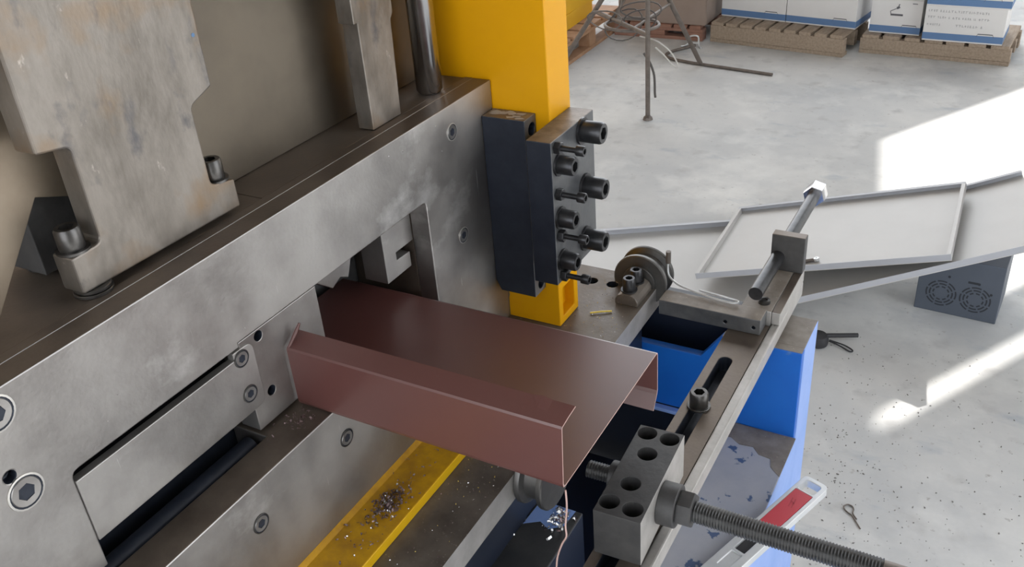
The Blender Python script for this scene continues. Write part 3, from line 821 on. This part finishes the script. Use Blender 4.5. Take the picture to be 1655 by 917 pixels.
for a, b in (((0.046, -0.0035), (0.061, 0.0005)), ((0.046, 0.0002), (0.061, 0.0042)), ((0.0535, -0.002), (0.0555, 0.003))):
    a = Vector(a); b = Vector(b); d_ = (b - a).normalized(); nn = Vector((-d_.y, d_.x)) * 0.0007
    q = [bm.verts.new((*(a + nn), KH + 0.0005)), bm.verts.new((*(a - nn), KH + 0.0005)), bm.verts.new((*(b - nn), KH + 0.0005)), bm.verts.new((*(b + nn), KH + 0.0005))]
    bm.faces.new(q)
finish('embossed_mark', bm, 'red_mark', gp)['kind'] = 'stuff'

# ================================================================== PANELS AND FAN BOX ON THE FLOOR
def frame3(o, ex, ey):
    ex = Vector(ex).normalized(); ez = ex.cross(Vector(ey)).normalized(); ey = ez.cross(ex)
    M = Matrix((ex, ey, ez)).transposed().to_4x4(); M.translation = Vector(o)
    return M
def tray(name, label, M, L, W, H, t=0.0022, ends=(True, True), back=True, cat='metal tray'):
    """open sheet metal tray, local x = length, y = width, rims of height H upwards"""
    r = thing(name, label, cat)
    r.matrix_world = M
    box('sheet', 0, L, 0, W, 0, t, 'white_sheet', r, 0.0004)
    box('front_rim', 0, L, 0, t, t + 0.0001, H, 'sheet_rim', r, 0.0004)
    if back: box('back_rim', 0, L, W - t, W, t + 0.0001, H, 'sheet_rim', r, 0.0004)
    if back: box('back_flange', 0, L, W - 0.016, W - t - 0.0001, H - t, H, 'sheet_rim', r, 0.0004)
    if ends[0]: box('end_rim', 0, 0.012, t + 0.0001, W - 0.0162, t + 0.0001, H, 'white_sheet', r, 0.0006)
    if ends[1]: box('end_rim', L - 0.012, L, t + 0.0001, W - 0.0162, t + 0.0001, H, 'white_sheet', r, 0.0006)
    return r
# upper tray
FL, FR, BL = Vector((-0.820, 2.490, 0.060)), Vector((-0.100, 2.520, 0.261)), Vector((-0.800, 2.985, 0.060))
M1 = frame3(FL, FR - FL, BL - FL)
tray('metal_tray', 'white sheet metal tray lying on top of the others, rims at both ends', M1, (FR - FL).length, 0.535, 0.020)
# long lower panel, its right end on the fan box
PC = Vector((0.144, 2.578, 0.329)); ex = Vector((0.9088, 0.2171, 0.3564))
M2 = frame3(PC - ex * 0.80, ex, (-0.1974, 0.9761, -0.0911))
tray('metal_tray', 'long pale grey metal tray rising from the floor over the fan cabinet', M2, 0.80, 0.575, 0.020, ends=(False, False))
# flat sheet on the floor at the left
Q0 = Vector((-1.42, 2.66, 0.004))
M3 = frame3(Q0 + Vector((0.36, -0.62, 0)), (0.50, 0.29, 0.0), (-0.29, 0.5, 0))
tray('metal_tray', 'pale flat metal panel on the floor behind the pulley', M3, 0.70, 0.72, 0.028, ends=(False, False))

fb = thing('fan_box', 'grey metal cabinet with two round fan grilles standing on the floor', 'cabinet', (-0.0735, 2.667, 0), math.radians(-3.4))
bm = bmesh.new(); abox(bm, -0.114, 0.114, 0.0, 0.20, 0.0, 0.19)
case = finish('case', bm, 'box_grey', fb, bevel=0.002)
for fx, fz in ((-0.0455, 0.068), (0.0485, 0.068)):
    bm = bmesh.new()
    for rr in (0.041, 0.0315, 0.022):
        for k in range(8):
            a0 = 2 * math.pi * k / 8 + 0.12 + rr * 9; a1 = a0 + 2 * math.pi / 8 - (0.14 if rr > 0.03 else 0.3)
            n = 6; va = []
            for s_, rad in ((0, rr - 0.0022), (1, rr + 0.0022)):
                va.append([bm.verts.new((fx + rad * math.cos(a0 + (a1 - a0) * i / n), -0.0006, fz + rad * math.sin(a0 + (a1 - a0) * i / n))) for i in range(n + 1)])
            for i in range(n): bm.faces.new((va[0][i], va[0][i + 1], va[1][i + 1], va[1][i]))
    finish('fan_grille', bm, 'vent_dark', case)
for fx, fz in ((-0.030, 0.128), (0.052, 0.122), (0.088, 0.095)):
    bm = bmesh.new(); alathe(bm, [(0.004, 0), (0.004, 0.0012)], 10, frame_to((fx, -0.0001, fz), (0, -1, 0)))
    finish('rivet', bm, 'vent_dark', case)
box('mark_plate', 0.022, 0.05, -0.0007, -0.0001, 0.119, 0.126, 'vent_dark', case, 0)

up = thing('metal_screen', 'pale metal panel held upright on two legs, right beside the long tray', 'metal panel', (0.2, 3.27, 0))
box('sheet', 0, 0.003, -0.42, 0.43, 0.40, 0.76, 'white_sheet', up, 0.0005)  # out of view, added only to block sun from the long tray
for yy in (-0.40, 0.38): box('leg', 0.004, 0.03, yy, yy + 0.025, 0, 0.74, 'side_steel', up, 0.001)

# small clamp lying on the upper tray
cl = thing('cable_clamp', 'small grey cable clamp lying at the front rim of the upper tray', 'clamp')
cl.matrix_world = M1 @ Matrix.Translation((0.335, 0.055, 0.0082))
tube('stem', [(-0.025, -0.004, 0), (0.028, 0.004, 0)], 0.0055, 'rod_brown', cl)
ring('head', (0.034, 0.004, -0.003), (0, 0, 1), 0.0085, 0.003, 0.009, 'alu', cl)

# black caster handle and loop beside the blue frame
hd = thing('black_strap', 'black round knob with a rod and thin loop on the floor beside blue frame', 'strap', (-0.405, 2.36, 0.0))
bm = bmesh.new(); alathe(bm, [(0.018, 0.0), (0.03, 0.005), (0.032, 0.02), (0.026, 0.034), (0.01, 0.037)], 20); finish('knob', bm, 'rubber_black', hd, smooth=True)
tube('rod', [(0.02, 0.02, 0.024), (0.10, 0.068, 0.016)], 0.0068, 'rubber_black', hd)
tube('loop', smooth_path([(0.03, 0.018, 0.012), (0.075, 0.016, 0.006), (0.10, 0.002, 0.004), (0.092, -0.006, 0.004), (0.06, 0.01, 0.006), (0.03, 0.016, 0.010)], 5), 0.0022, 'rubber_black', hd, n=8)

# split pin on the floor
pts = [(-0.1465, 1.667, 0.002), (-0.163, 1.690, 0.002), (-0.172, 1.702, 0.002), (-0.180, 1.706, 0.002), (-0.190, 1.7135, 0.002), (-0.194, 1.724, 0.002), (-0.187, 1.733, 0.002), (-0.177, 1.731, 0.002), (-0.172, 1.722, 0.002), (-0.171, 1.709, 0.002), (-0.160, 1.694, 0.002)]
o = tube('split_pin', [Vector(p) for p in smooth_path(pts, 5)], 0.0016, 'rod_brown', n=8)
tag(o, 'small grey split pin with a round eye on the concrete floor', 'split pin')

# ================================================================== PALLETS AND CARTONS
def pallet(name, label, loc, rotz, W, D, H, nb, m_, group=None, blocks=False):
    t = thing(name, label, 'pallet', loc, rotz, group)
    bt = 0.018
    pitch = W / nb
    for k in range(nb):
        w = pitch * random.uniform(0.72, 0.86)
        x0 = -W / 2 + k * pitch + (pitch - w) / 2
        box('deck_board', x0, x0 + w, random.uniform(-0.004, 0.004), D, H - bt, H, m_, t, 0.002)
    for y in (0.002, D / 2 - 0.03, D - 0.06):
        if blocks:
            box('stringer', -W / 2, W / 2, y, y + 0.07, H - bt - 0.0185, H - bt - 0.0005, m_, t, 0.002)
            for x in (-W / 2, -0.045, W / 2 - 0.09): box('block', x, x + 0.09, y, y + 0.07, 0.02, H - bt - 0.019, m_, t, 0.002)
        else:
            box('stringer', -W / 2, W / 2, y, y + 0.045, 0.02, H - bt - 0.0005, m_, t, 0.002)
    for y in (0.0, D - 0.07):
        box('bottom_board', -W / 2, W / 2, y, y + 0.07, 0.0, 0.0195, m_, t, 0.002)
    return t
R_ = math.radians
pa = pallet('wooden_pallet', 'weathered wooden pallet carrying two long white cartons, next to brown carton', (-1.292, 5.125, 0), R_(-8), 0.77, 0.40, 0.115, 9, 'wood', 'wooden pallets at the back')
pb = pallet('wooden_pallet', 'weathered wooden pallet carrying the carton stack at the top right', (-0.485, 5.165, 0), R_(-3.5), 0.73, 0.40, 0.100, 7, 'wood', 'wooden pallets at the back')

def carton(name, label, loc, rotz, W, D, H, band=(0.008, 0.042), lid=False, marks=None, group='white and blue cartons'):
    t = thing(name, label, 'carton', loc, rotz, group)
    t0 = t; t = box('box', -W / 2, W / 2, 0, D, 0.0005, H, 'carton_white', t, 0.002)
    e = 0.0006
    bm = bmesh.new(); z0, z1 = band
    for a, b in (((-W / 2, -e), (W / 2, -e)), ((W / 2 + e, 0), (W / 2 + e, D)), ((W / 2, D + e), (-W / 2, D + e)), ((-W / 2 - e, D), (-W / 2 - e, 0))):
        bm.faces.new([bm.verts.new((*a, z0)), bm.verts.new((*b, z0)), bm.verts.new((*b, z1)), bm.verts.new((*a, z1))])
    finish('blue_band', bm, 'carton_blue', t)
    # hand slot outline
    bm = bmesh.new()
    hx = W * 0.28; hw = 0.04; hz = z1 - 0.006
    pts_ = [(hx - hw, hz), (hx - hw * 0.85, hz + 0.014), (hx + hw * 0.85, hz + 0.014), (hx + hw, hz)]
    for (x0, za), (x1_, zb) in zip(pts_, pts_[1:]):
        w_ = 0.0022
        bm.faces.new([bm.verts.new((x0, -0.0012, za - w_)), bm.verts.new((x1_, -0.0012, zb - w_)), bm.verts.new((x1_, -0.0012, zb + w_)), bm.verts.new((x0, -0.0012, za + w_))])
    finish('hand_slot', bm, 'ink', t)
    if marks == 'text':
        for row, (z, n, x00, s_) in enumerate(((H * 0.86, 22, -W * 0.46, 0.011), (H * 0.68, 20, -W * 0.46, 0.010), (H * 0.47, 6, -W * 0.46, 0.010), (H * 0.47, 9, -W * 0.10, 0.011))):
            x = x00; bm = bmesh.new()
            for k in range(n):
                w_ = s_ * random.uniform(0.5, 1.1)
                if random.random() < 0.16: x += s_ * 0.7
                for seg_ in range(2):
                    xa = x + random.uniform(0, w_ * 0.6); hh = s_ * random.uniform(0.4, 0.6)
                    bm.faces.new([bm.verts.new((xa, -0.0008, z - hh)), bm.verts.new((xa + 0.0022, -0.0008, z - hh)), bm.verts.new((xa + 0.0022, -0.0008, z + hh)), bm.verts.new((xa, -0.0008, z + hh))])
                zb = z + random.choice((-0.4, 0, 0.4)) * s_
                bm.faces.new([bm.verts.new((x, -0.0009, zb - 0.0011)), bm.verts.new((x + w_, -0.0009, zb - 0.0011)), bm.verts.new((x + w_, -0.0009, zb + 0.0011)), bm.verts.new((x, -0.0009, zb + 0.0011))])
                x += w_ + s_ * 0.35
                if x > W * 0.46: break
            finish('printed_text', bm, 'ink_faint', t)['kind'] = 'stuff'
    if marks == 'logo':
        bm = bmesh.new()
        def quad(a, b, w_):
            a = Vector(a); b = Vector(b); d_ = (b - a).normalized(); nn = Vector((-d_.y, d_.x)) * w_
            bm.faces.new([bm.verts.new((p.x, -0.0008, p.y)) for p in (a + nn, a - nn, b - nn, b + nn)])
        z = H * 0.63
        quad((-0.028, z - 0.012), (0.034, z - 0.012), 0.005)
        quad((-0.030, z + 0.006), (0.006, z + 0.024), 0.0018)
        quad((-0.030, z + 0.006), (-0.026, z - 0.012), 0.0018)
        quad((0.0, z + 0.022), (0.014, z + 0.03), 0.006)
        quad((0.008, z + 0.034), (0.012, z + 0.044), 0.0025)
        quad((0.075, z + 0.05), (0.1, z + 0.05), 0.002)
        finish('printed_mark', bm, 'ink', t)['kind'] = 'stuff'
    return t0
a1 = R_(-8)
def rot2(o, a, x, y): return (o[0] + x * math.cos(a) - y * math.sin(a), o[1] + x * math.sin(a) + y * math.cos(a))
o1 = (-1.292, 5.125)
p = rot2(o1, a1, -0.190, 0.135); carton('white_carton', 'white carton with blue base band, left one on the pallet by the brown carton', (*p, 0.1155), a1, 0.386, 0.25, 0.32)
p = rot2(o1, a1, 0.2, 0.135); carton('white_carton', 'white carton with blue base band, right one on the pallet by the brown carton', (*p, 0.1155), a1, 0.386, 0.25, 0.32)
carton('white_carton', 'white carton with a small black printed mark, beside the tall stack', (-0.690, 5.225, 0.1005), R_(-4), 0.255, 0.25, 0.18, marks='logo')
carton('white_carton', 'white carton with blue lid band standing on the carton with the black printed mark', (-0.690, 5.225, 0.281), R_(-4), 0.255, 0.25, 0.2)
carton('white_carton', 'white carton with faint printed lines, bottom of the right stack', (-0.355, 5.150, 0.1005), R_(-2), 0.375, 0.25, 0.178, marks='text')
carton('white_carton', 'white carton resting on the carton with faint printed lines', (-0.348, 5.140, 0.279), R_(-2), 0.385, 0.26, 0.2)

bp_ = pallet('wooden_pallet', 'reddish wooden pallet under the brown carton behind the rod stand', (-1.99, 5.165, 0), R_(0), 0.55, 0.6, 0.085, 6, 'wood_red', 'wooden pallets at the back', True)
bc = thing('brown_carton', 'large plain brown cardboard carton behind the rod stand', 'carton', (-1.975, 5.185, 0.0855), R_(0))
box('box', -0.27, 0.27, 0, 0.45, 0, 0.55, 'carton_brown', bc, 0.003)
box('flap_edge', 0.2705, 0.274, 0.0, 0.45, 0.01, 0.54, 'carton_brown', bc, 0.001)

op_ = pallet('wooden_pallet', 'orange-toned wooden pallet with yellow crates, left behind the column', (-2.545, 4.95, 0), R_(91), 0.85, 0.6, 0.14, 6, 'wood_orange', 'wooden pallets at the back', True)
op_.location = (-2.275, 4.88, 0)
for k in range(3):
    cr = thing('yellow_crate', ['lowest of the stacked yellow plastic crates behind the column', 'middle one of the stacked yellow plastic crates behind the column', 'uppermost of the stacked yellow plastic crates behind the column'][k], 'crate', (-2.52 + 0.012 * (k % 2), 4.90 - 0.01 * k, 0.1405 + k * 0.0905), R_(3 - 4 * k), 'stacked yellow crates')
    bm = bmesh.new()
    abox(bm, -0.15, 0.15, -0.2, 0.2, 0, 0.004)
    abox(bm, -0.15, -0.146, -0.2, 0.2, 0.004, 0.08); abox(bm, 0.146, 0.15, -0.2, 0.2, 0.004, 0.08)
    abox(bm, -0.146, 0.146, -0.2, -0.196, 0.004, 0.08); abox(bm, -0.146, 0.146, 0.196, 0.2, 0.004, 0.08)
    finish('body', bm, 'yellow_crate', cr)
    bm = bmesh.new()
    for x0, x1_, y0, y1 in ((-0.158, 0.158, -0.208, -0.2), (-0.158, 0.158, 0.2, 0.208), (-0.158, -0.15, -0.2, 0.2), (0.15, 0.158, -0.2, 0.2)): abox(bm, x0, x1_, y0, y1, 0.072, 0.09)
    finish('rim', bm, 'yellow_crate', cr)

# ================================================================== ROD STAND
st = thing('rod_stand', 'three-legged stand welded from brown steel rods, in front of the pallets', 'stand', (-1.65, 4.3, 0))
OT = Vector((-1.65, 4.3, 0))
def W_(p): return Vector(p) - OT
apex = Vector((-1.735, 4.26, 0.74))
f1 = Vector((-1.55, 3.9088, 0.004)); f2 = Vector((-1.5798, 4.7428, 0.012)); f3 = Vector((-2.235, 4.27, 0.012))
top1 = Vector((-1.55, 3.925, 0.74))
tube('leg', [W_(f1), W_((-1.552, 3.905, 0.85))], 0.011, 'rod_brown', st)
tube('leg', [W_(f2), W_(apex + (apex - f2) * 0.15)], 0.0125, 'rod_brown', st)
tube('leg', [W_(f3), W_(apex + (apex - f3) * 0.15)], 0.0125, 'rod_brown', st)
bm = bmesh.new(); alathe(bm, [(0.024, 0.0), (0.02, 0.012), (0.011, 0.02)], 12, Matrix.Translation(W_((f1.x, f1.y, 0)))); finish('foot', bm, 'rod_brown', st)
fl = smooth_path([(-1.72, 5.06, 0.008), (-1.80, 4.93, 0.008), (-1.815, 4.85, 0.008), (-1.77, 4.795, 0.008), (-1.68, 4.765, 0.008), (-1.58, 4.743, 0.008), (-1.38, 4.712, 0.008), (-1.175, 4.679, 0.008)], 5)
tube('foot_rod', [W_(p) for p in fl], 0.0085, 'rod_brown', st, n=8)
def lerp(a, b, t): return a + (b - a) * t
l3 = lerp(f3, apex, 0.52); l2 = lerp(f2, apex, 0.52); l1 = Vector((-1.551, 3.907, 0.40))
tube('brace', [W_(l3), W_(l1)], 0.011, 'rod_brown', st)
tube('brace', [W_(l2), W_(lerp(l1, l3, 0.25))], 0.007, 'rod_brown', st)
tube('brace', [W_(lerp(l3, l1, 0.35)), W_(lerp(f2, apex, 0.85))], 0.007, 'rod_brown', st)
tube('brace', [W_(lerp(l3, l1, 0.45)), W_(lerp(f3, apex, 0.9))], 0.006, 'rod_brown', st)
rp = []
rc = lerp(lerp(l3, l1, 0.62), l2, 0.12)
for k in range(25):
    a = 2 * math.pi * k / 24
    rp.append(W_(rc + Vector((0.13 * math.cos(a), 0.11 * math.sin(a), -0.01))))
tube('ring', rp, 0.008, 'rod_brown', st, n=8)

cb = thing('cable_bundle', 'loose bundle of grey and dark cable loops hanging on the rod stand', 'cable', tuple(rc))
for k in range(4):
    c = Vector((random.uniform(-0.12, 0.08), random.uniform(-0.06, 0.06), random.uniform(-0.05, 0.05)))
    rx, rz = random.uniform(0.06, 0.12), random.uniform(0.03, 0.075); ph = random.uniform(0, 3); tl = random.uniform(-0.4, 0.6)
    pts_ = []
    for j in range(22):
        a = j / 18 * 2 * math.pi + ph
        x_, z_ = rx * math.cos(a), rz * math.sin(a)
        pts_.append(c + Vector((x_ * math.cos(tl) - z_ * math.sin(tl), 0.015 * math.sin(a * 2), x_ * math.sin(tl) + z_ * math.cos(tl) + 0.02)))
    tube('cable_loop', pts_, 0.0035, 'rod_brown' if k == 1 else 'cable_dark', cb, n=7)
g0 = Vector((-1.53, 3.96, 0.36)) - rc
tube('cable_loop', smooth_path([g0 + Vector((-0.1, 0.05, 0.0)), g0, g0 + Vector((0.06, 0.02, -0.05)), g0 + Vector((0.095, 0.03, -0.115)), g0 + Vector((0.075, 0.03, -0.12)), g0 + Vector((0.03, 0.02, -0.07)), g0 + Vector((-0.005, 0.0, -0.03))], 5), 0.0036, 'cable_white', cb, n=7)
h0 = Vector((-1.548, 3.925, 0.27)) - rc
tube('hanging_end', smooth_path([h0 + Vector((-0.03, 0, 0.04)), h0, h0 + Vector((0.022, 0, -0.06)), h0 + Vector((0.026, 0, -0.14)), h0 + Vector((0.028, 0.002, -0.165))], 5), 0.0055, 'cable_dark', cb, n=7)

# small wire bracket on the floor by the pallet
wb = thing('wire_bracket', 'small bent wire bracket on the floor between brown carton and pallet', 'bracket', (-1.735, 5.06, 0))
tube('wire', smooth_path([(-0.06, -0.03, 0.005), (-0.03, 0.0, 0.012), (-0.02, 0.0, 0.055), (0.03, 0.0, 0.06), (0.035, 0.0, 0.012), (0.06, -0.03, 0.005)], 4), 0.005, 'alu', wb, n=7)
tube('crossbar', [(-0.03, 0, 0.02), (0.04, 0, 0.022)], 0.005, 'alu', wb, n=7)

# chain of bent wire hanging over the end beam behind the pulley
ww = thing('wire_tie', 'twisted bit of pale wire lying behind the far pulley on the crossbeam', 'wire', (-0.315, 0.925, 1.001))
tube('wire', smooth_path([(-0.036, 0.030, 0.030), (-0.034, 0.026, 0.010), (-0.02, 0.018, 0.004), (0.0, 0.010, 0.004), (0.03, 0.004, 0.003), (0.055, 0.002, 0.003), (0.06, 0.008, 0.003), (0.04, 0.010, 0.004), (0.01, 0.014, 0.004)], 5), 0.0013, 'alu', ww, n=7)
tube('tip', [(-0.036, 0.030, 0.024), (-0.036, 0.030, 0.040)], 0.0034, 'rod_brown', ww, n=8)

# ================================================================== SHAVINGS AND CRUMBS
def pile(n, c, sx, sy, z, s0, s1, hs=0.004, mis=(0, 0, 0, 1)):
    out = []
    for _ in range(n):
        gx, gy = random.gauss(0, 1), random.gauss(0, 1)
        hgt = max(0, hs * (1 - 0.45 * math.hypot(gx, gy)))
        out.append((c[0] + gx * sx, c[1] + gy * sy, z + random.uniform(0.0008, 0.0012 + hgt), random.uniform(s0, s1), random.choice(mis)))
    return out
def stuff(o, label, cat):
    o['kind'] = 'stuff'
    return tag(o, label, cat)
sp = pile(190, (-0.434, 0.468), 0.0062, 0.013, 1.0118, 0.002, 0.0048, mis=(0, 0, 0, 0, 0, 1))
sp += [q for q in pile(130, (-0.434, 0.465), 0.010, 0.045, 1.0118, 0.0012, 0.0035, 0.0, (0, 0, 0, 0, 0, 1)) if -0.4565 < q[0] < -0.4135]
stuff(chips('shavings', sp, ['swarf', 'swarf_bright']), 'heap of brown metal shavings on the yellow rail', 'shavings')
sp = pile(60, (-0.478, 0.435), 0.008, 0.014, 1.1236, 0.0015, 0.004, 0.002, (0,))
sp = [q for q in sp if -0.493 < q[0] < -0.462 and q[1] < 0.447]
stuff(chips('shavings', sp, ['swarf', 'swarf_bright']), 'small heap of dark shavings on the ledge at the flange of the brown profile', 'shavings')
sp = pile(70, (-0.338, 0.612), 0.006, 0.010, 0.9005, 0.003, 0.008, 0.02, (1, 0, 1))
sp = [q for q in sp if q[0] < -0.326 and q[1] < 0.63]
stuff(chips('shavings', sp, ['swarf', 'swarf_bright']), 'bright curled shavings on the dark beam below the profile corner', 'shavings')
sp = pile(50, (-0.384, 0.585), 0.006, 0.012, 0.9005, 0.003, 0.008, 0.012, (0, 1, 0))
stuff(chips('shavings', sp, ['black_oxide_worn', 'swarf_bright']), 'dark oily shavings on the beam next to the bed edge', 'shavings')
sp = []
for _ in range(160):
    x, y = random.uniform(-0.408, -0.362), random.uniform(0.36, 0.60)
    sp.append((x, y, 1.0012, random.uniform(0.0008, 0.0022), random.choice((0, 0, 1, 2))))
for _ in range(170):
    x, y = random.uniform(-0.424, -0.362), random.uniform(0.76, 0.94)
    sp.append((x, y, 1.0012, random.uniform(0.0007, 0.002), random.choice((0, 1, 2, 2))))
stuff(chips('bed_crumbs', sp, ['swarf', 'swarf_bright', 'swarf_yellow'], curl=False), 'tiny metal crumbs scattered on the dark bed plate', 'shavings')
for (x0, y0, ang, L_) in ((-0.397, 0.853, 0.55, 0.026),):
    o = tube('paint_sliver', [(x0 - math.cos(ang) * L_ / 2, y0 - math.sin(ang) * L_ / 2, 1.0016), (x0, y0, 1.0022), (x0 + math.cos(ang) * L_ / 2, y0 + math.sin(ang) * L_ / 2, 1.0016)], 0.0011, 'swarf_yellow', n=6)
    tag(o, 'thin yellow paint sliver on the bed plate beside the column', 'paint sliver')
sp = []
for _ in range(420):
    x, y = random.uniform(-0.45, 0.20), random.uniform(1.45, 2.45)
    s_ = random.choice((0.001, 0.0013, 0.0018, 0.0028))
    sp.append((x, y, s_ * 0.35, s_))
for _ in range(120):
    x, y = random.gauss(-0.22, 0.05), random.gauss(1.9, 0.15)
    sp.append((x, y, 0.0008, random.choice((0.0012, 0.0018, 0.0028))))
stuff(crumbs('floor_crumbs', sp, ['debris']), 'dark metal crumbs scattered over the concrete floor', 'debris')
sp = []
for _ in range(26):
    sp.append((XF + 0.0008, random.uniform(0.26, 0.76), random.uniform(1.22, 1.285), random.uniform(0.0006, 0.0016), 1))
stuff(chips('plate_specks', sp, ['swarf', 'swarf_bright'], curl=False), 'pale specks of swarf sticking to the front of the shear plate', 'shavings')
